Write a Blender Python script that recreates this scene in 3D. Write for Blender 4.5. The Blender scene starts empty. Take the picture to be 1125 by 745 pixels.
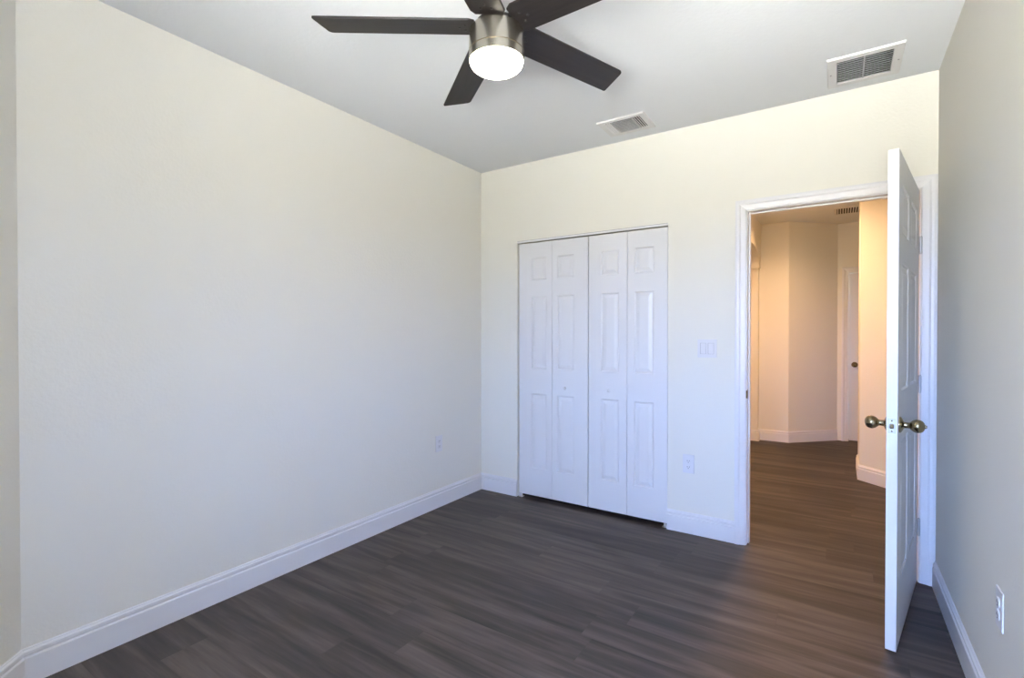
import bpy, bmesh, math
from mathutils import Vector, Matrix
R = math.radians
S = bpy.context.scene
C = S.collection

# ------------------------------------------------------------------ camera
cam_data = bpy.data.cameras.new('camera')
cam_data.sensor_width = 36.0
cam_data.lens = 17.361
cam_data.clip_start = 0.02
cam = bpy.data.objects.new('camera', cam_data)
cam.location = (0, 0, 1.285)
cam.rotation_euler = (R(90 - 0.508), 0, R(33.518))
C.objects.link(cam)
S.camera = cam

# ------------------------------------------------------------------ view
S.view_settings.view_transform = 'Standard'
S.view_settings.look = 'None'
S.view_settings.gamma = 1.0
S.view_settings.use_curve_mapping = False
S.view_settings.exposure = -0.21
S.cycles.use_denoising = True
S.cycles.max_bounces = 12
S.cycles.diffuse_bounces = 8
S.cycles.sample_clamp_indirect = 8.0

# ------------------------------------------------------------------ world: blue sky over sunlit ground
SKY_TOP = (0.28, 0.50, 1.2, 1)
SKY_LOW = (0.48, 0.70, 1.30, 1)
GROUND = (2.7, 2.65, 2.5, 1)        # unseen bright ground, made up to lift the ceiling
FAR_GROUND = (0.70, 0.67, 0.59, 1)   # dimmer towards the horizon, made up to keep upper walls darker
SKY_POWER = 42.0
w = bpy.data.worlds.new('world'); S.world = w; w.use_nodes = True
nt = w.node_tree; nt.nodes.clear()
tc = nt.nodes.new('ShaderNodeTexCoord')
sx = nt.nodes.new('ShaderNodeSeparateXYZ')
mr = nt.nodes.new('ShaderNodeMapRange')
mr.inputs[1].default_value = -1; mr.inputs[2].default_value = 1
rp = nt.nodes.new('ShaderNodeValToRGB')
bg = nt.nodes.new('ShaderNodeBackground'); bg.inputs[1].default_value = SKY_POWER
ow = nt.nodes.new('ShaderNodeOutputWorld')
nt.links.new(tc.outputs['Generated'], sx.inputs[0])
nt.links.new(sx.outputs[2], mr.inputs[0])
nt.links.new(mr.outputs[0], rp.inputs[0])
nt.links.new(rp.outputs[0], bg.inputs[0])
nt.links.new(bg.outputs[0], ow.inputs[0])
e = rp.color_ramp.elements
e[0].position = 0.0; e[0].color = GROUND
e[1].position = 1.0; e[1].color = SKY_TOP
k = e.new(0.30); k.color = GROUND
k = e.new(0.40); k.color = FAR_GROUND
k = e.new(0.485); k.color = FAR_GROUND
k = e.new(0.515); k.color = SKY_LOW

# ------------------------------------------------------------------ room dimensions (metres)
XL, XR, YB, YF, H = -2.488, 0.416, 3.291, -0.39, 2.627
T = 0.12
WX0, WX1, WZ0, WZ1 = -0.64, 0.38, 0.80, 2.15       # window behind the camera
HALL_LAMP = (-0.38, 4.20)

pl = bpy.data.lights.new('window_portal', 'AREA')
pl.shape = 'RECTANGLE'; pl.size = WX1 - WX0; pl.size_y = WZ1 - WZ0
pl.cycles.is_portal = True
po = bpy.data.objects.new('window_portal', pl); C.objects.link(po)
po.location = ((WX0 + WX1) / 2, YF - 0.35, (WZ0 + WZ1) / 2)
po.rotation_euler = (R(90), 0, R(180))               # shines towards +Y

# ------------------------------------------------------------------ materials
def mat(name, col, rough=0.5, metal=0.0, bump=0.0, bscale=150.0, vary=0.0, emit=None, estr=0.0, spec=0.5):
    m = bpy.data.materials.new(name); m.use_nodes = True
    t = m.node_tree; b = t.nodes['Principled BSDF']
    b.inputs['Base Color'].default_value = (*col, 1)
    b.inputs['Roughness'].default_value = rough
    b.inputs['Metallic'].default_value = metal
    b.inputs['Specular IOR Level'].default_value = spec
    if emit:
        b.inputs['Emission Color'].default_value = (*emit, 1)
        b.inputs['Emission Strength'].default_value = estr
    co = t.nodes.new('ShaderNodeTexCoord')
    if vary:
        n = t.nodes.new('ShaderNodeTexNoise'); n.inputs['Scale'].default_value = 1.3; n.inputs['Detail'].default_value = 3
        t.links.new(co.outputs['Object'], n.inputs['Vector'])
        mx = t.nodes.new('ShaderNodeMix'); mx.data_type = 'RGBA'
        mx.inputs[6].default_value = (*[c * (1 - vary) for c in col], 1)
        mx.inputs[7].default_value = (*[min(1, c * (1 + vary)) for c in col], 1)
        t.links.new(n.outputs['Fac'], mx.inputs[0]); t.links.new(mx.outputs[2], b.inputs['Base Color'])
    if bump:
        n = t.nodes.new('ShaderNodeTexNoise'); n.inputs['Scale'].default_value = bscale; n.inputs['Detail'].default_value = 4
        t.links.new(co.outputs['Object'], n.inputs['Vector'])
        bp = t.nodes.new('ShaderNodeBump'); bp.inputs['Strength'].default_value = bump; bp.inputs['Distance'].default_value = 0.004
        t.links.new(n.outputs['Fac'], bp.inputs['Height']); t.links.new(bp.outputs[0], b.inputs['Normal'])
    return m

M_WALL = mat('wall_paint', (0.87, 0.855, 0.78), 0.62, bump=0.28, bscale=75, vary=0.012, spec=0.3)
M_CEIL = mat('ceiling_paint', (0.85, 0.875, 0.90), 0.75, bump=0.3, bscale=60, vary=0.012, spec=0.2)
M_TRIM = mat('white_trim_paint', (0.84, 0.84, 0.85), 0.35, vary=0.006)
M_DOOR = mat('white_door_paint', (0.84, 0.845, 0.855), 0.34, bump=0.03, bscale=220, vary=0.006)
M_PLATE = mat('white_plastic', (0.82, 0.82, 0.83), 0.3, vary=0.005)
M_SLOT = mat('dark_slot', (0.06, 0.06, 0.06), 0.6, vary=0.02)
M_VENT = mat('white_vent_enamel', (0.80, 0.80, 0.80), 0.4, vary=0.006)
M_DUCT_SHADE = mat('duct_shade', (0.05, 0.052, 0.055), 0.8, vary=0.05)  # dark colour stands in for the shade inside the ducts
M_BLACK = mat('black_iron', (0.012, 0.011, 0.011), 0.4, vary=0.03)
M_BRASS = mat('antique_brass', (0.24, 0.20, 0.125), 0.25, 1.0, vary=0.05)
M_NICKEL = mat('satin_nickel', (0.74, 0.69, 0.58), 0.27, 1.0, vary=0.02)
M_HINGE = mat('satin_hinge', (0.60, 0.62, 0.64), 0.4, 0.7, vary=0.02)
M_LENS = mat('frosted_lens', (0.9, 0.88, 0.84), 0.3, emit=(1.0, 0.90, 0.74), estr=62.0)
M_LAMP = mat('hall_lamp_glass', (0.9, 0.85, 0.75), 0.3, emit=(1.0, 0.62, 0.30), estr=3.0)
M_RUBBER = mat('grey_metal_track', (0.45, 0.45, 0.46), 0.4, 0.6, vary=0.02)

def wood_blade():
    m = bpy.data.materials.new('espresso_blade'); m.use_nodes = True
    t = m.node_tree; b = t.nodes['Principled BSDF']
    b.inputs['Roughness'].default_value = 0.42; b.inputs['Specular IOR Level'].default_value = 0.28
    co = t.nodes.new('ShaderNodeTexCoord'); mp = t.nodes.new('ShaderNodeMapping')
    mp.inputs['Scale'].default_value = (4, 60, 60)
    n = t.nodes.new('ShaderNodeTexNoise'); n.inputs['Scale'].default_value = 1.0; n.inputs['Detail'].default_value = 5
    r = t.nodes.new('ShaderNodeValToRGB')
    r.color_ramp.elements[0].color = (0.010, 0.0085, 0.0085, 1); r.color_ramp.elements[0].position = 0.3
    r.color_ramp.elements[1].color = (0.022, 0.018, 0.017, 1); r.color_ramp.elements[1].position = 0.7
    t.links.new(co.outputs['Object'], mp.inputs[0]); t.links.new(mp.outputs[0], n.inputs['Vector'])
    t.links.new(n.outputs['Fac'], r.inputs[0]); t.links.new(r.outputs[0], b.inputs['Base Color'])
    return m
M_BLADE = wood_blade()

def floor_mat():
    m = bpy.data.materials.new('grey_vinyl_planks'); m.use_nodes = True
    t = m.node_tree; b = t.nodes['Principled BSDF']
    L = t.links.new
    def math_(op, a, bb=None, clamp=False):
        n = t.nodes.new('ShaderNodeMath'); n.operation = op; n.use_clamp = clamp
        for i, v in enumerate((a, bb)):
            if v is None: continue
            if isinstance(v, (int, float)): n.inputs[i].default_value = v
            else: L(v, n.inputs[i])
        return n.outputs[0]
    co = t.nodes.new('ShaderNodeTexCoord'); s = t.nodes.new('ShaderNodeSeparateXYZ')
    L(co.outputs['Object'], s.inputs[0])
    x, y = s.outputs[0], s.outputs[1]
    PW, PL = 0.178, 1.22
    v = math_('DIVIDE', math_('SUBTRACT', y, 1.56 - 20 * PW), PW)
    row = math_('FLOOR', v); fv = math_('SUBTRACT', v, row)
    wn = t.nodes.new('ShaderNodeTexWhiteNoise'); wn.noise_dimensions = '1D'; L(row, wn.inputs['W'])
    u = math_('ADD', math_('DIVIDE', math_('ADD', x, 20.0), PL), wn.outputs['Value'])
    col = math_('FLOOR', u); fu = math_('SUBTRACT', u, col)
    cid = t.nodes.new('ShaderNodeCombineXYZ'); L(row, cid.inputs[0]); L(col, cid.inputs[1])
    w2 = t.nodes.new('ShaderNodeTexWhiteNoise'); w2.noise_dimensions = '3D'; L(cid.outputs[0], w2.inputs['Vector'])
    pid = w2.outputs['Value']
    def grain(sx_, sy_, detail, rough, dist=0.0):
        c = t.nodes.new('ShaderNodeCombineXYZ')
        L(math_('ADD', math_('MULTIPLY', x, sx_), math_('MULTIPLY', pid, 37.0)), c.inputs[0])
        L(math_('MULTIPLY', y, sy_), c.inputs[1]); L(math_('MULTIPLY', pid, 91.0), c.inputs[2])
        n = t.nodes.new('ShaderNodeTexNoise'); n.inputs['Scale'].default_value = 1.0
        n.inputs['Detail'].default_value = detail; n.inputs['Roughness'].default_value = rough
        n.inputs['Distortion'].default_value = dist
        L(c.outputs[0], n.inputs['Vector']); return n.outputs['Fac']
    g1 = grain(1.1, 13.0, 3, 0.5, 0.5)      # broad streaks
    g2 = grain(3.5, 75.0, 5, 0.65)          # fine grain
    g3 = grain(2.2, 26.0, 3, 0.6, 0.8)
    f = math_('ADD', math_('ADD', math_('MULTIPLY', g1, 0.60), math_('MULTIPLY', g2, 0.15)),
              math_('ADD', math_('MULTIPLY', g3, 0.27), math_('MULTIPLY', math_('SUBTRACT', pid, 0.5), 0.09)))
    r = t.nodes.new('ShaderNodeValToRGB')
    E = r.color_ramp.elements
    E[0].position = 0.38; E[0].color = FLOOR_DARK
    E[1].position = 0.68; E[1].color = FLOOR_LIGHT
    q = E.new(0.50); q.color = FLOOR_MID
    L(f, r.inputs[0])
    ev = math_('MULTIPLY', math_('MINIMUM', fv, math_('SUBTRACT', 1.0, fv)), PW)
    eu = math_('MULTIPLY', math_('MINIMUM', fu, math_('SUBTRACT', 1.0, fu)), PL)
    ed = math_('MINIMUM', ev, eu)
    seam = math_('SUBTRACT', 1.0, math_('DIVIDE', ed, 0.0016, True), True)
    mx = t.nodes.new('ShaderNodeMix'); mx.data_type = 'RGBA'
    L(math_('MULTIPLY', seam, 0.55), mx.inputs[0]); L(r.outputs[0], mx.inputs[6]); mx.inputs[7].default_value = (0.02, 0.017, 0.016, 1)
    L(mx.outputs[2], b.inputs['Base Color'])
    L(math_('ADD', math_('MULTIPLY', g3, 0.12), 0.40), b.inputs['Roughness'])
    b.inputs['Specular IOR Level'].default_value = 0.32
    bp = t.nodes.new('ShaderNodeBump'); bp.inputs['Strength'].default_value = 0.25; bp.inputs['Distance'].default_value = 0.001
    L(math_('SUBTRACT', math_('MULTIPLY', g2, 0.4), seam), bp.inputs['Height']); L(bp.outputs[0], b.inputs['Normal'])
    return m
FLOOR_DARK = (0.016, 0.0115, 0.0105, 1); FLOOR_MID = (0.041, 0.031, 0.0275, 1); FLOOR_LIGHT = (0.105, 0.082, 0.072, 1)
M_FLOOR = floor_mat()

def glass_mat():
    m = bpy.data.materials.new('window_glass'); m.use_nodes = True
    t = m.node_tree; t.nodes.clear()
    o = t.nodes.new('ShaderNodeOutputMaterial'); mx = t.nodes.new('ShaderNodeMixShader')
    tr = t.nodes.new('ShaderNodeBsdfTransparent'); gl = t.nodes.new('ShaderNodeBsdfGlossy')
    gl.inputs['Roughness'].default_value = 0.02; mx.inputs[0].default_value = 0.05
    t.links.new(tr.outputs[0], mx.inputs[1]); t.links.new(gl.outputs[0], mx.inputs[2]); t.links.new(mx.outputs[0], o.inputs[0])
    return m
M_GLASS = glass_mat()

# ------------------------------------------------------------------ mesh helpers
def bm_new(): return bmesh.new()

def add_box(bm, x0, x1, y0, y1, z0, z1, bevel=0.0, seg=2):
    t = bmesh.new()
    vs = [t.verts.new((x, y, z)) for x in (x0, x1) for y in (y0, y1) for z in (z0, z1)]
    for f in ((0, 1, 3, 2), (4, 6, 7, 5), (0, 4, 5, 1), (2, 3, 7, 6), (0, 2, 6, 4), (1, 5, 7, 3)):
        t.faces.new([vs[i] for i in f])
    if bevel:
        bmesh.ops.bevel(t, geom=list(t.edges), offset=bevel, segments=seg, affect='EDGES', profile=0.5)
    merge(bm, t)

def merge(bm, t, mtx=None):
    if mtx is not None: bmesh.ops.transform(t, matrix=mtx, verts=t.verts)
    me = bpy.data.meshes.new('tmp'); t.to_mesh(me); t.free()
    bm.from_mesh(me); bpy.data.meshes.remove(me)

def add_prism(bm, pts, z0, z1, bevel=0.0):
    """polygon in plan, extruded in height"""
    t = bmesh.new()
    a = [t.verts.new((x, y, z0)) for x, y in pts]; b = [t.verts.new((x, y, z1)) for x, y in pts]
    n = len(pts)
    t.faces.new(a[::-1]); t.faces.new(b)
    for i in range(n): t.faces.new((a[i], a[(i + 1) % n], b[(i + 1) % n], b[i]))
    if bevel: bmesh.ops.bevel(t, geom=list(t.edges), offset=bevel, segments=2, affect='EDGES', profile=0.5)
    bmesh.ops.recalc_face_normals(t, faces=t.faces)
    merge(bm, t)

def add_lathe(bm, prof, n=40, mtx=None, scale=(1, 1)):
    """profile of (radius, z) turned about local z"""
    t = bmesh.new(); rings = []
    for r, z in prof:
        if r < 1e-6: rings.append([t.verts.new((0, 0, z))])
        else: rings.append([t.verts.new((r * scale[0] * math.cos(2 * math.pi * i / n), r * scale[1] * math.sin(2 * math.pi * i / n), z)) for i in range(n)])
    for a, b in zip(rings, rings[1:]):
        for i in range(n):
            j = (i + 1) % n
            if len(a) == 1 and len(b) == 1: continue
            if len(a) == 1: t.faces.new((a[0], b[i], b[j]))
            elif len(b) == 1: t.faces.new((a[i], a[j], b[0]))
            else: t.faces.new((a[i], a[j], b[j], b[i]))
    bmesh.ops.recalc_face_normals(t, faces=t.faces)
    merge(bm, t, mtx)

def obj(name, bm, m, parent=None, smooth=False, angle=35):
    me = bpy.data.meshes.new(name)
    bmesh.ops.recalc_face_normals(bm, faces=bm.faces)
    bm.to_mesh(me); bm.free()
    for x in (m if isinstance(m, list) else [m]): me.materials.append(x)
    if smooth:
        for p_ in me.polygons: p_.use_smooth = True
        me.set_sharp_from_angle(angle=R(angle))
    o = bpy.data.objects.new(name, me); C.objects.link(o)
    if parent: o.parent = parent
    return o

def tag(o, label, cat, group=None, kind=None):
    o['label'] = label; o['category'] = cat
    if group: o['group'] = group
    if kind: o['kind'] = kind
    return o

def struct(name, bm, m, label, cat, **kw):
    return tag(obj(name, bm, m, **kw), label, cat, kind='structure')

def empty(name, loc, rz=0.0):
    o = bpy.data.objects.new(name, None); C.objects.link(o)
    o.empty_display_size = 0.1; o.location = loc; o.rotation_euler = (0, 0, rz); return o

def copy_tree(o, parent=None):
    c = o.copy(); C.objects.link(c)
    if parent: c.parent = parent
    for ch in list(o.children): copy_tree(ch, c)
    return c

# ------------------------------------------------------------------ floor and ceiling
bm = bm_new(); add_box(bm, -2.75, 1.75, -0.80, 7.45, -0.08, 0.0)
struct('floor', bm, M_FLOOR, 'dark grey wood-look plank floor running from the bedroom into the hall', 'floor')
bm = bm_new(); add_box(bm, -2.75, 1.75, -0.80, 7.45, H, H + 0.10)
struct('ceiling', bm, M_CEIL, 'flat white textured ceiling above the fan and vents', 'ceiling')

# ------------------------------------------------------------------ bedroom walls
CX0, CX1, CZ = -2.128, -0.944, 2.020           # closet opening
DX0, DX1, DZ = -0.465, 0.345, 2.032            # clear door opening
DIAG = XL + (0.506 - YF)                       # where the angled wall meets the front wall
bm = bm_new(); add_box(bm, XL - T, XL, 0.506, YB + T, 0, H)
struct('wall_left', bm, M_WALL, 'long bare cream wall on the left of the bedroom', 'wall')
bm = bm_new(); add_prism(bm, [(XL, 0.506), (DIAG, YF), (DIAG, YF - 0.36), (XL - T, YF - 0.36), (XL - T, 0.506)], 0, H)
struct('wall_left_front', bm, M_WALL, 'short angled wall at the near left corner of the bedroom', 'wall')
bm = bm_new(); add_box(bm, XR, XR + T, YF - 0.36, YB, 0, H)
struct('wall_right', bm, M_WALL, 'textured wall on the right beside the open bedroom door', 'wall')
bm = bm_new(); j = 0.019
for x0, x1, z0, z1 in ((XL, CX0, 0, H), (CX0, CX1, CZ, H), (CX1, DX0 - j, 0, H), (DX0 - j, DX1 + j, DZ + j, H), (DX1 + j, 1.07, 0, H)):
    add_box(bm, x0, x1, YB, YB + T, z0, z1)
struct('wall_back', bm, M_WALL, 'cream back wall with the closet opening and the hall doorway', 'wall')
bm = bm_new()
for x0, x1, z0, z1 in ((DIAG, WX0, 0, H), (WX1, XR, 0, H), (WX0, WX1, 0, WZ0), (WX0, WX1, WZ1, H)):
    add_box(bm, x0, x1, YF - 0.36, YF, z0, z1)
struct('wall_front', bm, M_WALL, 'bedroom wall with the window, facing the closet', 'wall')
# closet shell
bm = bm_new()
add_box(bm, CX0 - 0.14, CX1 + 0.02, 3.96, 4.02, 0, H); add_box(bm, CX0 - 0.20, CX0 - 0.14, YB + T, 4.02, 0, H)
struct('wall_closet', bm, M_WALL, 'inside walls of the closet behind the white bifold doors', 'wall')

# window behind the camera
bm = bm_new(); yw0, yw1 = YF - 0.34, YF - 0.29
for x0, x1, z0, z1 in ((WX0, WX0 + .05, WZ0, WZ1), (WX1 - .05, WX1, WZ0, WZ1), (WX0 + .05, WX1 - .05, WZ0, WZ0 + .05), (WX0 + .05, WX1 - .05, WZ1 - .05, WZ1),
                       ((WX0 + WX1) / 2 - .02, (WX0 + WX1) / 2 + .02, WZ0 + .05, WZ1 - .05)):
    add_box(bm, x0, x1, yw0, yw1, z0, z1, 0.003)
wf = struct('window_1', bm, M_TRIM, 'white framed sliding window lighting the bedroom', 'window')
bm = bm_new(); add_box(bm, WX0 + .05, WX1 - .05, YF - 0.317, YF - 0.313, WZ0 + .05, WZ1 - .05)
obj('pane', bm, M_GLASS, wf)

# ------------------------------------------------------------------ hall walls
bm = bm_new()
add_box(bm, -0.93, -0.815, YB + T, 5.20, 0, 2.085)
add_box(bm, -1.19, -0.815, 6.60, 6.705, 0, 2.085)
# upper part with an arched niche, built as the outline of wall around the opening
y0, y1, ya, yb, zt = YB + T, 6.705, 4.70, 6.545, 2.298
arch = []
for i in range(25):
    a = math.pi * i / 24; c, s_ = math.cos(a), math.sin(a)
    arch.append(((ya + yb) / 2 + (yb - ya) / 2 * math.copysign(abs(c) ** 0.55, c), 2.085 + (zt - 2.085) * abs(s_) ** 0.75))
t = bmesh.new()
out = [(yb, 2.085)] + arch[1:-1] + [(ya, 2.085), (y0, 2.085), (y0, H), (y1, H), (y1, 2.085)]
fa = [t.verts.new((-0.93, a, b)) for a, b in out]; fb = [t.verts.new((-0.80, a, b)) for a, b in out]
t.faces.new(fa); t.faces.new(fb[::-1])
for i in range(len(out)): t.faces.new((fa[i], fb[i], fb[(i + 1) % len(out)], fa[(i + 1) % len(out)]))
bmesh.ops.triangulate(t, faces=[f for f in t.faces if len(f.verts) > 4])
merge(bm, t)
add_box(bm, -1.25, -1.19, 4.02, 6.825, 0, H)        # back of the niche
add_box(bm, -1.19, -0.93, 4.90, 5.02, 0, H)
add_box(bm, -1.19, -0.93, 6.705, 6.825, 2.085, H)
struct('wall_hall_left', bm, M_WALL, 'hall wall seen just inside the left door jamb, with an arched niche', 'wall')
bm = bm_new()
add_prism(bm, [(-0.93, 6.705), (-0.499, 6.705), (-0.499 + .482, 7.187), (-0.499 + .482, 7.307), (-0.93, 7.307)], 0, H)
struct('wall_hall_back', bm, M_WALL, 'angled cream wall at the far end of the hall', 'wall')
HX0, HX1 = 0.100, 0.910
bm = bm_new()
for x0, x1, z0, z1 in ((-0.017, HX0, 0, H), (HX1, 1.75, 0, H), (HX0, HX1, 2.04, H)):
    add_box(bm, x0, x1, 7.187, 7.307, z0, z1)
add_box(bm, -0.1, 1.75, 7.38, 7.44, 0, H)  # unseen backing wall added to block the sky behind the door
struct('wall_hall_door', bm, M_WALL, 'short hall wall around the far closed door', 'wall')
bm = bm_new()
add_prism(bm, [(0.155, 5.339), (0.155, 5.79), (1.62, 5.79), (1.62, 4.62), (0.95, 4.62)], 0, H)
struct('wall_hall_right', bm, M_WALL, 'brightly lit angled hall wall next to the open door edge', 'wall')
bm = bm_new(); add_box(bm, 0.95, 1.07, YB + T, 4.62, 0, H)
struct('wall_hall_side', bm, M_WALL, 'hall side wall behind the open bedroom door', 'wall')
bm = bm_new(); add_box(bm, 1.62, 1.74, 5.0, 7.187, 0, H)
struct('wall_hall_end', bm, M_WALL, 'end wall of the hall beyond the angled corner', 'wall')

# ------------------------------------------------------------------ baseboards
BB = [(0, 0), (.0145, 0), (.0145, .098), (.0125, .101), (.0090, .103), (.0090, .107), (.0115, .110), (.0115, .121), (.0080, .124), (.0055, .127), (.0055, .130), (.003, .133), (0, .133)]
def baseboard(name, p0, p1, label, m0=0.0, m1=0.0):
    """board along p0->p1, room on the left-hand side of that direction; m = mitre factor at each end (+ shortens)"""
    p0, p1 = Vector((*p0, 0)), Vector((*p1, 0)); d = (p1 - p0).normalized(); n = Vector((-d.y, d.x, 0))
    t = bmesh.new()
    a = [t.verts.new(p0 + n * o + d * (o * m0) + Vector((0, 0, z))) for o, z in BB]
    b = [t.verts.new(p1 + n * o - d * (o * m1) + Vector((0, 0, z))) for o, z in BB]
    k = len(BB)
    t.faces.new(a); t.faces.new(b[::-1])
    for i in range(k): t.faces.new((a[i], b[i], b[(i + 1) % k], a[(i + 1) % k]))
    return struct(name, t, M_TRIM, label, 'baseboard')
TM = math.tan(R(22.5))
CW = 0.062                                     # casing width
baseboard('baseboard_left', (XL, YB), (XL, 0.506), 'white baseboard along the long left wall', 1, TM)
baseboard('baseboard_left_front', (XL, 0.506), (DIAG, YF), 'white baseboard on the angled near left wall', TM, TM)
baseboard('baseboard_back_left', (CX0, YB), (XL, YB), 'short white baseboard between the left corner and the closet', 0, 1)
baseboard('baseboard_back', (DX0 - CW - .005, YB), (CX1, YB), 'white baseboard between the closet and the door casing')
baseboard('baseboard_right', (XR, YF), (XR, YB), 'white baseboard along the right wall behind the open door', 1, 0)
baseboard('baseboard_front', (DIAG, YF), (XR, YF), 'white baseboard under the window', TM, 1)
baseboard('baseboard_hall_left', (-0.815, 5.20), (-0.815, YB + T), 'white baseboard of the hall wall hidden beyond the left jamb', 0, 0)
baseboard('baseboard_hall_arch', (-0.815, 6.60), (-1.19, 6.60), 'white baseboard seen inside the arch by the left jamb', -1, 0)
baseboard('baseboard_hall_corner', (-0.815, 6.705), (-0.815, 6.60), 'tiny white baseboard return beside the arch', 1, -1)
baseboard('baseboard_hall_back', (-0.499, 6.705), (-0.815, 6.705), 'short white baseboard at the far left of the hall', -TM, 1)
baseboard('baseboard_hall_angle', (-0.017, 7.187), (-0.499, 6.705), 'white baseboard on the angled far hall wall', TM, -TM)
dd = Vector((0.95 - 0.155, 4.62 - 5.339)).normalized()
baseboard('baseboard_hall_right', (0.95, 4.62), (0.155, 5.339), 'white baseboard under the brightly lit angled hall wall', 0.4, -0.44)
baseboard('baseboard_hall_return', (0.155, 5.339), (0.155, 5.79), 'white baseboard turning the hall corner', -0.44, -1)

# ------------------------------------------------------------------ door casings and jambs
CAS = [(0, .017), (.010, .019), (.022, .018), (.030, .013), (.048, .010), (.056, .0085), (.0605, .006), (.062, 0)]  # (distance from the outer edge, thickness)
def casing_bm(x0, x1, zt, y, sgn=-1, wl=CW, wr=CW):
    """mitred frame round an opening x0..x1 up to zt, on wall face y, standing out by sgn"""
    t = bmesh.new()
    pts = [(o * 1.0, th) for o, th in CAS] ; pts[-1] = (CW, 0.0075); pts += [(CW, 0), (0, 0)]
    def ring(fx):
        return [t.verts.new(fx(o, th)) for o, th in pts]
    A = ring(lambda o, th: (x0 - CW + o, y + sgn * th, 0))
    B_ = ring(lambda o, th: (x0 - CW + o, y + sgn * th, zt + CW - o))
    C_ = ring(lambda o, th: (x1 + CW - o, y + sgn * th, zt + CW - o))
    D = ring(lambda o, th: (x1 + CW - o, y + sgn * th, 0))
    k = len(pts)
    for P, Q in ((A, B_), (B_, C_), (C_, D)):
        for i in range(k): t.faces.new((P[i], P[(i + 1) % k], Q[(i + 1) % k], Q[i]))
    t.faces.new(A); t.faces.new(D)
    return t
c1 = struct('trim_1', casing_bm(DX0 - .005, DX1 + .005, DZ + .005, YB), M_TRIM, 'white moulded casing framing the bedroom doorway', 'door frame')
bm = bm_new()
for x0, x1, z0, z1 in ((DX0 - j, DX0, 0, DZ + j), (DX1, DX1 + j, 0, DZ + j), (DX0, DX1, DZ, DZ + j)):
    add_box(bm, x0, x1, YB - .0005, YB + T + .0005, z0, z1, 0.001)
obj('jamb', bm, M_TRIM, c1)
bm = bm_new()
for x0, x1, z0, z1 in ((DX0, DX0 + .010, 0, DZ), (DX1 - .010, DX1, 0, DZ), (DX0 + .010, DX1 - .010, DZ - .010, DZ)):
    add_box(bm, x0, x1, YB + .040, YB + .075, z0, z1, 0.002)
obj('door_stop', bm, M_TRIM, c1)
bm = bm_new(); add_box(bm, DX0 - .0002, DX0 + .0016, YB + .001, YB + .030, 0.893, 0.950, 0.0006)
add_box(bm, DX0 - .006, DX0 + .0012, YB - .0058, YB + .002, 0.898, 0.945, 0.002)
sp = obj('strike_plate', bm, M_BRASS, c1); sp['label'] = 'brass strike plate'
struct('trim_2', casing_bm(DX0 - .005, DX1 + .005, DZ + .005, YB + T, 1), M_TRIM, 'white casing on the hall side of the bedroom doorway', 'door frame')
c3 = struct('trim_3', casing_bm(HX0 - .012, HX1 + .012, 2.033, 7.187), M_TRIM, 'white casing around the far hall door', 'door frame')
bm = bm_new()
for x0, x1, z0, z1 in ((HX0 - .014, HX0, 0, 2.04), (HX1, HX1 + .014, 0, 2.04), (HX0, HX1, 2.028, 2.04)):
    add_box(bm, x0, x1, 7.186, 7.307, z0, z1, 0.001)
obj('jamb', bm, M_TRIM, c3)
# filler strip between the casing and the right wall
bm = bm_new(); add_box(bm, DX1 + .005 + CW, XR, YB - .006, YB, 0.133, DZ + .067, 0.001)
struct('trim_4', bm, M_TRIM, 'thin white filler strip between the door casing and the right wall', 'trim')

# ------------------------------------------------------------------ panelled door slabs
RING = ((.000, 0), (.004, .0015), (.009, .0065), (.016, .0065), (.038, .0015))
def panel_slab(w_, h_, th, panels, back=True):
    """slab 0..w_ x 0..th x 0..h_, front face y=0; raised-and-fielded panels (x0,x1,z0,z1)"""
    t = bmesh.new()
    xs = sorted({0, w_} | {p[0] for p in panels} | {p[1] for p in panels})
    zs = sorted({0, h_} | {p[2] for p in panels} | {p[3] for p in panels})
    cells = {(p[0], p[2]): p for p in panels}
    for side in (0, 1):
        yy = lambda d: d if side == 0 else th - d
        q = lambda a: t.faces.new([t.verts.new(v) for v in (a if side == 0 else a[::-1])])
        for xa, xb in zip(xs, xs[1:]):
            for za, zb in zip(zs, zs[1:]):
                if (xa, za) in cells and (side == 0 or back):
                    rects = [(xa + i, xb - i, za + i, zb - i, d) for i, d in RING]
                    for r0, r1 in zip(rects, rects[1:]):
                        c0 = [(r0[0], yy(r0[4]), r0[2]), (r0[1], yy(r0[4]), r0[2]), (r0[1], yy(r0[4]), r0[3]), (r0[0], yy(r0[4]), r0[3])]
                        c1_ = [(r1[0], yy(r1[4]), r1[2]), (r1[1], yy(r1[4]), r1[2]), (r1[1], yy(r1[4]), r1[3]), (r1[0], yy(r1[4]), r1[3])]
                        for i in range(4): q([c0[i], c0[(i + 1) % 4], c1_[(i + 1) % 4], c1_[i]])
                    r1 = rects[-1]; d = yy(r1[4])
                    q([(r1[0], d, r1[2]), (r1[1], d, r1[2]), (r1[1], d, r1[3]), (r1[0], d, r1[3])])
                else:
                    d = yy(0); q([(xa, d, za), (xb, d, za), (xb, d, zb), (xa, d, zb)])
    for xa, xb in zip(xs, xs[1:]):
        for z in (0, h_): t.faces.new([t.verts.new(v) for v in ((xa, 0, z), (xb, 0, z), (xb, th, z), (xa, th, z))])
    for za, zb in zip(zs, zs[1:]):
        for x in (0, w_): t.faces.new([t.verts.new(v) for v in ((x, 0, za), (x, 0, zb), (x, th, zb), (x, th, za))])
    bmesh.ops.remove_doubles(t, verts=t.verts, dist=1e-5)
    bmesh.ops.recalc_face_normals(t, faces=t.faces)
    return t

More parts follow.
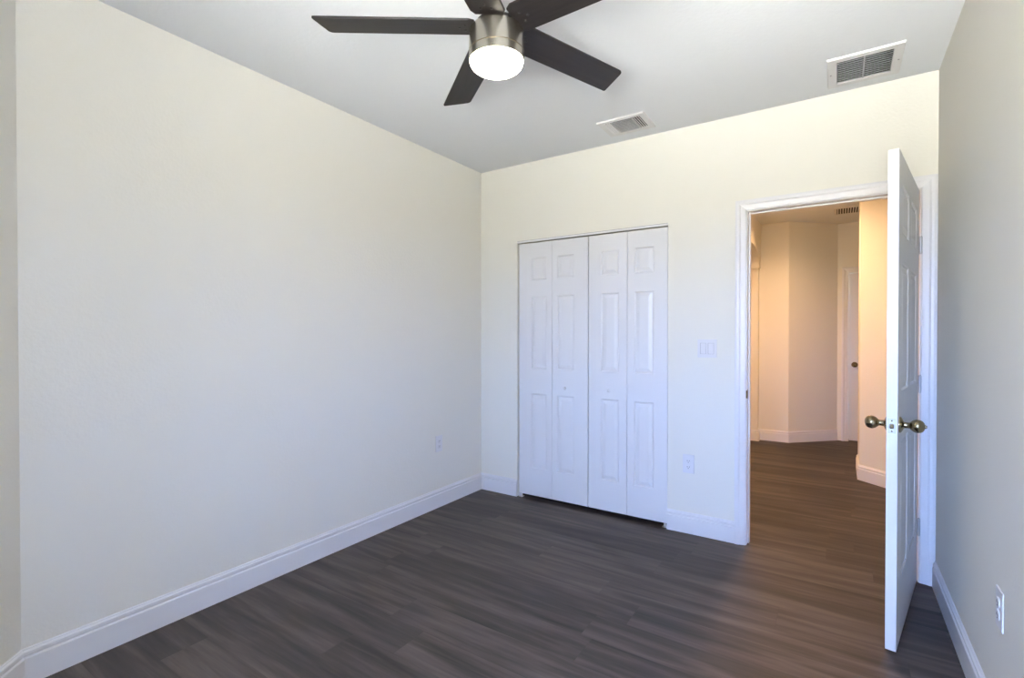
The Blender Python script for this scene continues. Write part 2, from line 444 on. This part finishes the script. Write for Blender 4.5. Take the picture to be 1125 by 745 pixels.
KNOB = [(0, 0), (.033, 0), (.033, .003), (.031, .006), (.024, .010), (.016, .013), (.0125, .016), (.0115, .026), (.0125, .033), (.017, .037), (.0225, .043), (.0262, .051),
        (.0270, .058), (.0255, .066), (.0215, .073), (.0150, .078), (.0075, .0805), (.0, .081)]
def door_knob(parent, loc, out, lock=False):
    """knob on a door face; out = direction it stands out (local)"""
    q = Vector((0, 0, 1)).rotation_difference(Vector(out)).to_matrix().to_4x4()
    bm = bm_new(); add_lathe(bm, KNOB[6:], 32)
    if lock: add_lathe(bm, [(0, .0795), (.0075, .0795), (.0075, .083), (.0045, .083), (.0045, .087), (0, .087)], 16)
    k_ = obj('door_knob', bm, M_BRASS, parent, True, 50); k_.matrix_local = Matrix.Translation(loc) @ q
    bm = bm_new(); add_lathe(bm, KNOB[:7], 32); obj('rosette', bm, M_BRASS, k_, True, 40)
    return k_

# bedroom door: hinge line at the right jamb, standing open into the room
DW, DH, DT = 0.806, 2.013, 0.036
px = [(0.115, 0.358), (0.448, 0.691)]; pz = [(0.255, 0.835), (1.035, 1.570), (1.690, 1.895)]
d1 = obj('door_1', panel_slab(DW, DH, DT, [(a, b, c, d) for a, b in px for c, d in pz]), M_DOOR)
tag(d1, 'white six-panel bedroom door standing open in front of the right wall', 'door', kind='structure')
# local x runs from hinge to free edge; front face (y=0) turned towards the right wall
ang = math.atan2(-0.788, -0.144)
d1.location = (0.341 + DT * math.sin(ang), 3.281 - DT * math.cos(ang), 0.013); d1.rotation_euler = (0, 0, ang)
ky = 0.905
door_knob(d1, Vector((DW - 0.062, 0, ky)), (0, -1, 0))
door_knob(d1, Vector((DW - 0.062, DT, ky)), (0, 1, 0), True)
bm = bm_new(); add_box(bm, DW - .0005, DW + .0014, DT / 2 - .0125, DT / 2 + .0125, ky - .029, ky + .029, .0006)
lp = obj('latch_plate', bm, M_HINGE, d1); lp['label'] = 'satin metal latch plate'
bm = bm_new(); add_box(bm, DW + .001, DW + .0105, DT / 2 - .007, DT / 2 + .007, ky - .010, ky + .010, .003)
for s_ in (-1, 1): add_lathe(bm, [(0, 0), (.0036, 0), (.003, .001), (0, .0012)], 12, Matrix.Translation((DW + .0013, DT / 2, ky + s_ * .021)) @ Matrix.Rotation(R(90), 4, 'Y'))
obj('latch_bolt', bm, M_BRASS, lp)
for hz in (0.290, 1.030, 1.745):
    bm = bm_new(); zc = hz - .013
    add_lathe(bm, [(0, -.046), (.004, -.046), (.0066, -.043), (.0066, .043), (.004, .046), (0, .046)], 16, Matrix.Translation((-.003, DT + .0065, zc)))
    for zz in (-.0255, -.0085, .0085, .0255): add_lathe(bm, [(.0071, -.0006), (.0071, .0006)], 16, Matrix.Translation((-.003, DT + .0065, zc + zz)))
    add_box(bm, -.0012, .0, .004, DT, zc - .044, zc + .044, 0)
    h_ = obj('hinge', bm, M_HINGE, d1, True, 40)
    h_['label'] = 'satin butt hinge'

# closet: two pairs of bifold leaves
LEAF_Y, LT, LZ0, LZ1 = YB + 0.006, 0.030, 0.030, 1.998
lz = [(0.242 - LZ0, 0.827 - LZ0), (1.018 - LZ0, 1.582 - LZ0), (1.706 - LZ0, 1.882 - LZ0)]
def bifold(name, xs, pans, knob_x, knob_z, label, outer):
    r_ = empty(name, ((xs[0] + xs[2]) / 2, LEAF_Y, 0)); tag(r_, label, 'closet door', kind='structure')
    ox = (xs[0] + xs[2]) / 2
    for i in (0, 1):
        a, b = xs[i] + .0018, xs[i + 1] - .0018
        lf = obj('leaf', panel_slab(b - a, LZ1 - LZ0, LT, [(pans[i][0] - a, pans[i][1] - a, z0, z1) for z0, z1 in lz], False), M_DOOR, r_)
        lf.location = (a - ox, 0, LZ0)
    bm = bm_new()
    add_lathe(bm, [(.006, 0), (.0055, .006), (.006, .010), (.0105, .013), (.0125, .018), (.0115, .023), (.007, .026), (0, .0265)], 24,
              Matrix.Translation((knob_x - ox, 0, knob_z)) @ Matrix.Rotation(R(90), 4, 'X'))
    obj('knob', bm, M_DOOR, r_, True, 50)
    bm = bm_new(); px_ = xs[0] + .018 if outer < 0 else xs[2] - .018
    add_box(bm, px_ - .016 - ox, px_ + .016 - ox, -.006, .028, 0, .004, .0008)
    add_box(bm, px_ - .006 - ox, px_ + .006 - ox, .004, .018, .004, .0302, .0008)
    if outer < 0: add_box(bm, px_ - .018 - ox, px_ - .015 - ox, -.006, .028, 0, .024, .0008)
    else: add_box(bm, px_ + .014 - ox, px_ + .017 - ox, -.006, .028, 0, .024, .0008)
    obj('pivot_bracket', bm, M_PLATE, r_)
    for i in (0,):
        bm = bm_new()
        for zz in (.30, 1.0, 1.7): add_lathe(bm, [(0, -.03), (.003, -.03), (.003, .03), (0, .03)], 10, Matrix.Translation((xs[1] - ox, LT + .002, zz)))
        obj('hinge', bm, M_HINGE, r_, True)
    return r_
bifold('door_2', (-2.116, -1.817, -1.5215), [(-2.003, -1.864), (-1.776, -1.633)], -1.703, 0.885,
       'left pair of white panelled bifold closet doors, nearer the left corner', -1)
bifold('door_3', (-1.5175, -1.226, -0.946), [(-1.422, -1.284), (-1.176, -1.038)], -1.357, 0.890,
       'right pair of white panelled bifold closet doors, nearer the doorway', 1)
bm = bm_new()
add_box(bm, CX0, CX1, YB + .002, YB + .034, 2.0135, CZ, .0006)
add_box(bm, CX0, CX1, YB - .001, YB + .0035, 2.006, CZ, .0006)
tr = struct('trim_5', bm, M_TRIM, 'white track above the bifold closet doors', 'track')
bm = bm_new(); add_box(bm, CX0, CX1, YB - .0016, YB + .0002, 2.0195, 2.0225, .0)
obj('track_lip', bm, M_RUBBER, tr)

# far hall door
d4 = obj('door_4', panel_slab(.804, 2.015, .035, [(a, b, c, d) for a, b in ((.11, .36), (.445, .695)) for c, d in pz]), M_DOOR)
tag(d4, 'closed white door at the far end of the hall', 'door', kind='structure')
d4.location = (HX0 + .003, 7.222, .008)
door_knob(d4, Vector((.055, 0, .915)), (0, -1, 0))

# ------------------------------------------------------------------ ceiling fan
FX, FY = -1.028, 1.452
fan = empty('ceiling_fan', (FX, FY, H))
tag(fan, 'five-bladed dark wood ceiling fan with a lit round lamp and nickel body', 'ceiling fan')
def fl(z): return z - H
bm = bm_new(); add_lathe(bm, [(0, 0), (.068, 0), (.068, -.008), (.060, -.030), (.034, -.050), (.018, -.054), (0, -.054)], 40)
obj('canopy', bm, M_NICKEL, fan, True)
bm = bm_new(); add_lathe(bm, [(0, -.050), (.0125, -.050), (.0125, fl(2.405)), (0, fl(2.405))], 24)
obj('downrod', bm, M_NICKEL, fan, True)
bm = bm_new(); add_lathe(bm, [(0, fl(2.44)), (.017, fl(2.44)), (.022, fl(2.425)), (.036, fl(2.412)), (.060, fl(2.405)), (.072, fl(2.398)), (.072, fl(2.370)), (0, fl(2.370))], 40)
hb = obj('rotor_hub', bm, M_BLACK, fan, True); hb['label'] = 'black rotor hub'
bm = bm_new(); add_lathe(bm, [(0, fl(2.378)), (.074, fl(2.378)), (.092, fl(2.374)), (.0965, fl(2.368)), (.0985, fl(2.300)), (.0985, fl(2.2955)), (.0955, fl(2.2945)), (0, fl(2.2945))], 64)
mh = obj('motor_housing', bm, M_NICKEL, fan, True); mh['label'] = 'brushed nickel motor housing'
bm = bm_new(); add_lathe(bm, [(0, fl(2.2945)), (.0955, fl(2.2945)), (.0955, fl(2.2920)), (.0988, fl(2.2910)), (.0990, fl(2.264)), (.0975, fl(2.262)), (.0955, fl(2.262)), (0, fl(2.268))], 64)
obj('lamp_ring', bm, M_NICKEL, fan, True)
bm = bm_new()
prof = [(.0955, fl(2.2625))]
for i in range(0, 13):
    a = R(90) * i / 12
    prof.append((.0955 * math.cos(a) ** 0.6 if i < 12 else 0, fl(2.2625) - .034 * math.sin(a)))
add_lathe(bm, prof, 64)
ll = obj('lamp_lens', bm, M_LENS, fan, True); ll['label'] = 'glowing white frosted lamp lens'

def blade_bm():
    r0, r1, hw, th = .078, .635, .0635, .007
    ra, rb, xs_ = .016, .007, r1 - .022
    arc = lambda cx_, cy_, q_, a0, a1: [(cx_ + q_ * math.cos(R(a0 + (a1 - a0) * i_ / 4)), cy_ + q_ * math.sin(R(a0 + (a1 - a0) * i_ / 4))) for i_ in range(5)]
    pts = [(r0, -.052), (r0 + .02, -hw)] + arc(xs_ - ra, -hw + ra, ra, -90, -8) + arc(r1 - rb, hw - rb, rb, -8, 90) + [(r0 + .02, hw), (r0, .052)]
    b = bm_new(); add_prism(b, pts, -th / 2, th / 2, .0014)
    return b
bl_me = None
for i in range(5):
    a = R(70.99 + 72 * i)
    mtx = Matrix.Translation((0, 0, fl(2.386))) @ Matrix.Rotation(a, 4, 'Z') @ Matrix.Rotation(R(-11), 4, 'X')
    if bl_me is None:
        b0 = obj('blade', blade_bm(), M_BLADE, fan)
        bm = bm_new(); add_prism(bm, [(.060, -.026), (.100, -.028), (.150, -.040), (.168, -.036), (.172, 0), (.168, .036), (.150, .040), (.100, .028), (.060, .026)], .0036, .009, .001)
        br = obj('blade_bracket', bm, M_BLACK, b0)
        for qx, qy in ((.112, -.020), (.112, .020), (.132, 0)):
            bm = bm_new()
            add_lathe(bm, [(0, -.0062), (.003, -.0058), (.0048, -.0042), (.0050, -.0034), (0, -.0034)], 14, Matrix.Translation((qx, qy, 0)))
            obj('screw', bm, M_BLACK, b0, True)
        bl_me = b0; b = b0
    else:
        b = copy_tree(bl_me, fan)
    b.matrix_local = mtx

# ------------------------------------------------------------------ ceiling vents
def frame_bm(x0, x1, y0, y1, bw, z, th, bev=.003):
    """picture-frame flange hanging under the ceiling with a chamfered outer edge"""
    t = bmesh.new()
    rects = [(0, 0), (.004, -th), (bw - .004, -th), (bw, -th + .003), (bw, .0)]
    loops = []
    for i, dz in rects:
        loops.append([t.verts.new(v) for v in ((x0 + i, y0 + i, z + dz), (x1 - i, y0 + i, z + dz), (x1 - i, y1 - i, z + dz), (x0 + i, y1 - i, z + dz))])
    loops.append(loops[0])
    for a, b in zip(loops, loops[1:]):
        for i in range(4): t.faces.new((a[i], a[(i + 1) % 4], b[(i + 1) % 4], b[i]))
    return t
def slat_x(bm, x0, x1, y, z, wd, tilt, th=.0012):
    t = bmesh.new()
    vs = [t.verts.new((x, sy * wd / 2, sz * th / 2)) for x in (x0, x1) for sy in (-1, 1) for sz in (-1, 1)]
    for f in ((0, 1, 3, 2), (4, 6, 7, 5), (0, 4, 5, 1), (2, 3, 7, 6), (0, 2, 6, 4), (1, 5, 7, 3)): t.faces.new([vs[i] for i in f])
    merge(bm, t, Matrix.Translation((0, y, z)) @ Matrix.Rotation(tilt, 4, 'X'))

# return air grille near the right wall
GX0, GX1, GY0, GY1 = -0.058, 0.250, 2.872, 3.198
g = empty('ceiling_vent', ((GX0 + GX1) / 2, (GY0 + GY1) / 2, H))
tag(g, 'white framed return air grille with dark louvres, on the ceiling above the door', 'vent')
ox, oy = (GX0 + GX1) / 2, (GY0 + GY1) / 2
hx, hy = (GX1 - GX0) / 2, (GY1 - GY0) / 2
obj('frame', frame_bm(-hx, hx, -hy, hy, .042, 0, .010), M_VENT, g)
bm = bm_new(); add_box(bm, -hx + .038, hx - .038, -hy + .038, hy - .038, -.0016, -.0004)
obj('duct_shade_plate', bm, M_DUCT_SHADE, g)['label'] = 'dark plate standing in for the shaded duct'
bm = bm_new(); n_ = 11
for i in range(n_):
    yy = -hy + .046 + (2 * hy - .092) * (i + .5) / n_
    slat_x(bm, -hx + .041, hx - .041, yy, -.0075, .0135, R(38))
add_box(bm, -.003, .003, -hy + .042, hy - .042, -.0085, -.0020)
M_LOUV = mat('grey_louvre', (0.55, 0.56, 0.57), 0.5, vary=0.02)
obj('louvres', bm, M_LOUV, g)
for s_ in (-1, 1):
    bm = bm_new(); add_lathe(bm, [(0, -.0125), (.003, -.012), (.0045, -.0102), (.0045, -.0098), (0, -.0098)], 14, Matrix.Translation((s_ * (hx - .016), 0, 0)))
    obj('screw', bm, M_RUBBER, g, True)

# supply register
VX0, VX1, VY0, VY1 = -1.292, -0.986, 2.913, 3.166
g = empty('ceiling_register', ((VX0 + VX1) / 2, (VY0 + VY1) / 2, H))
tag(g, 'small white supply air register on the ceiling above the closet', 'vent')
hx, hy = (VX1 - VX0) / 2, (VY1 - VY0) / 2
obj('frame', frame_bm(-hx, hx, -hy, hy, .038, 0, .009), M_VENT, g)
bm = bm_new(); add_box(bm, -hx + .034, hx - .034, -hy + .034, hy - .034, -.0016, -.0004)
obj('duct_shade_plate', bm, M_DUCT_SHADE, g)['label'] = 'dark plate standing in for the shaded duct'
bm = bm_new(); n_ = 9
for i in range(n_):
    yy = -hy + .040 + (2 * hy - .080) * (i + .5) / n_
    slat_x(bm, -hx + .085, hx - .085, yy, -.008, .019, R(42))
def slat_y(bm, y0_, y1_, x, z, wd, tilt, th=.0012):
    t = bmesh.new()
    vs = [t.verts.new((sx_ * wd / 2, y, sz * th / 2)) for sx_ in (-1, 1) for y in (y0_, y1_) for sz in (-1, 1)]
    for f in ((0, 1, 3, 2), (4, 6, 7, 5), (0, 4, 5, 1), (2, 3, 7, 6), (0, 2, 6, 4), (1, 5, 7, 3)): t.faces.new([vs[i] for i in f])
    merge(bm, t, Matrix.Translation((x, 0, z)) @ Matrix.Rotation(tilt, 4, 'Y'))
for s_ in (-1, 1):
    for q in (0, 1, 2): slat_y(bm, -hy + .038, hy - .038, s_ * (hx - .044 - q * .014), -.008, .010, R(25) * s_)
    add_box(bm, s_ * (hx - .084) - .0008, s_ * (hx - .084) + .0008, -hy + .038, hy - .038, -.016, -.003)
obj('louvres', bm, M_VENT, g)

# hall ceiling grille
g = empty('ceiling_vent', (0.155, 6.45, H))
tag(g, 'small slotted vent on the hall ceiling seen through the doorway', 'vent')
hx, hy = .205, .168
obj('frame', frame_bm(-hx, hx, -hy, hy, .022, 0, .008), M_VENT, g)
bm = bm_new(); add_box(bm, -hx + .02, hx - .02, -hy + .02, hy - .02, -.0016, -.0004); obj('duct_shade_plate', bm, M_DUCT_SHADE, g)
bm = bm_new()
for i in range(16): slat_y(bm, -hy + .022, hy - .022, -hx + .022 + (2 * hx - .044) * (i + .5) / 16, -.006, .010, R(10))
obj('louvres', bm, M_VENT, g)

# hall ceiling lamp and an added fill copy (above the door head, out of view)
def hall_lamp(x, y, power, label):
    t = empty('recessed_light', (x, y, H)); tag(t, label, 'light')
    bm = bm_new(); add_lathe(bm, [(.068, -.004), (.074, -.008), (.094, -.006), (.097, 0), (.068, 0), (.068, -.004)], 40); obj('trim_ring', bm, M_VENT, t, True)
    bm = bm_new(); add_lathe(bm, [(.069, -.001), (.069, -.004), (.05, -.0055), (0, -.006)], 40); obj('lamp_lens', bm, M_LAMP, t, True)
    ld = bpy.data.lights.new('lamp_glow', 'AREA'); ld.shape = 'DISK'; ld.size = 0.13; ld.energy = power; ld.spread = R(150); ld.color = (1.0, 0.575, 0.285)
    lo = bpy.data.objects.new('lamp_glow', ld); C.objects.link(lo); lo.location = (0, 0, -.008); lo.parent = t
hall_lamp(HALL_LAMP[0], HALL_LAMP[1], 17.0, 'warm round recessed light in the hall ceiling just beyond the doorway')
hall_lamp(-0.45, 5.50, 29.0, 'unseen warm fill light added in the hall ceiling farther from the doorway, by the arch')  # extra lamp added to brighten the far hall walls and floor

# ------------------------------------------------------------------ switch and outlets
sw = empty('light_switch', (-0.696, YB, 1.197))
tag(sw, 'white double rocker light switch on the wall left of the doorway', 'light switch')
bm = bm_new(); add_box(bm, -.058, .058, -.0055, 0, -.0575, .0575, .0022); obj('cover_plate', bm, M_PLATE, sw)
for s_ in (-1, 1):
    bm = bm_new()
    add_prism(bm, [(-.0165, 0), (.0165, 0), (.0165, -.0085), (-.0165, -.0060)], -.0335, .0335, .0008)
    o_ = obj('rocker', bm, M_PLATE, sw)
    bm = bm_new(); add_box(bm, -.0178, .0178, -.0060, -.0050, -.0348, .0348); g_ = obj('rocker_gap_shade', bm, M_RUBBER, o_); o_.location = (s_ * .023, 0, 0)  # grey plate stands in for the shadow line round the rocker
ot = empty('wall_outlet', (-0.808, YB, 0.449))
tag(ot, 'white duplex outlet low on the wall between closet and doorway', 'outlet', 'white duplex wall outlets')
bm = bm_new(); add_box(bm, -.036, .036, -.0052, 0, -.060, .060, .0022); obj('cover_plate', bm, M_PLATE, ot)
for s_ in (-1, 1):
    bm = bm_new()
    prof = []
    for i in range(28):
        a = 2 * math.pi * i / 28; x_, z_ = .0172 * math.cos(a), .0172 * math.sin(a)
        prof.append((x_, max(-.0140, min(.0140, z_))))
    t = bmesh.new(); A = [t.verts.new((x_, -.0085, z_)) for x_, z_ in prof]; B_ = [t.verts.new((x_, -.004, z_)) for x_, z_ in prof]
    t.faces.new(A)
    for i in range(28): t.faces.new((A[i], A[(i + 1) % 28], B_[(i + 1) % 28], B_[i]))
    merge(bm, t)
    rc = obj('receptacle', bm, M_PLATE, ot); rc.location = (0, 0, s_ * .0195)
    bm = bm_new()
    for xx, hh in ((-.0064, .0042), (.0064, .0036)): add_box(bm, xx - .0011, xx + .0011, -.0088, -.0080, .0015 - hh, .0015 + hh)
    add_lathe(bm, [(0, .0080), (.0024, .0080), (.0024, .0088), (0, .0088)], 12, Matrix.Translation((0, 0, -.0088)) @ Matrix.Rotation(R(90), 4, 'X'))
    obj('slots', bm, M_SLOT, rc)['label'] = 'dark plug slots'
bm = bm_new(); add_lathe(bm, [(0, .0066), (.0022, .0063), (.0030, .0052), (0, .005)], 12, Matrix.Rotation(R(90), 4, 'X')); obj('screw', bm, M_PLATE, ot, True)
for loc, rz, lab in (((XL, 2.766, 0.472), 90, 'white duplex outlet low on the long left wall'),
                     ((XR, 2.075, 0.447), -90, 'white duplex outlet low on the right wall beside the open door')):
    c = copy_tree(ot); c.location = loc; c.rotation_euler = (0, 0, R(rz)); c['label'] = lab
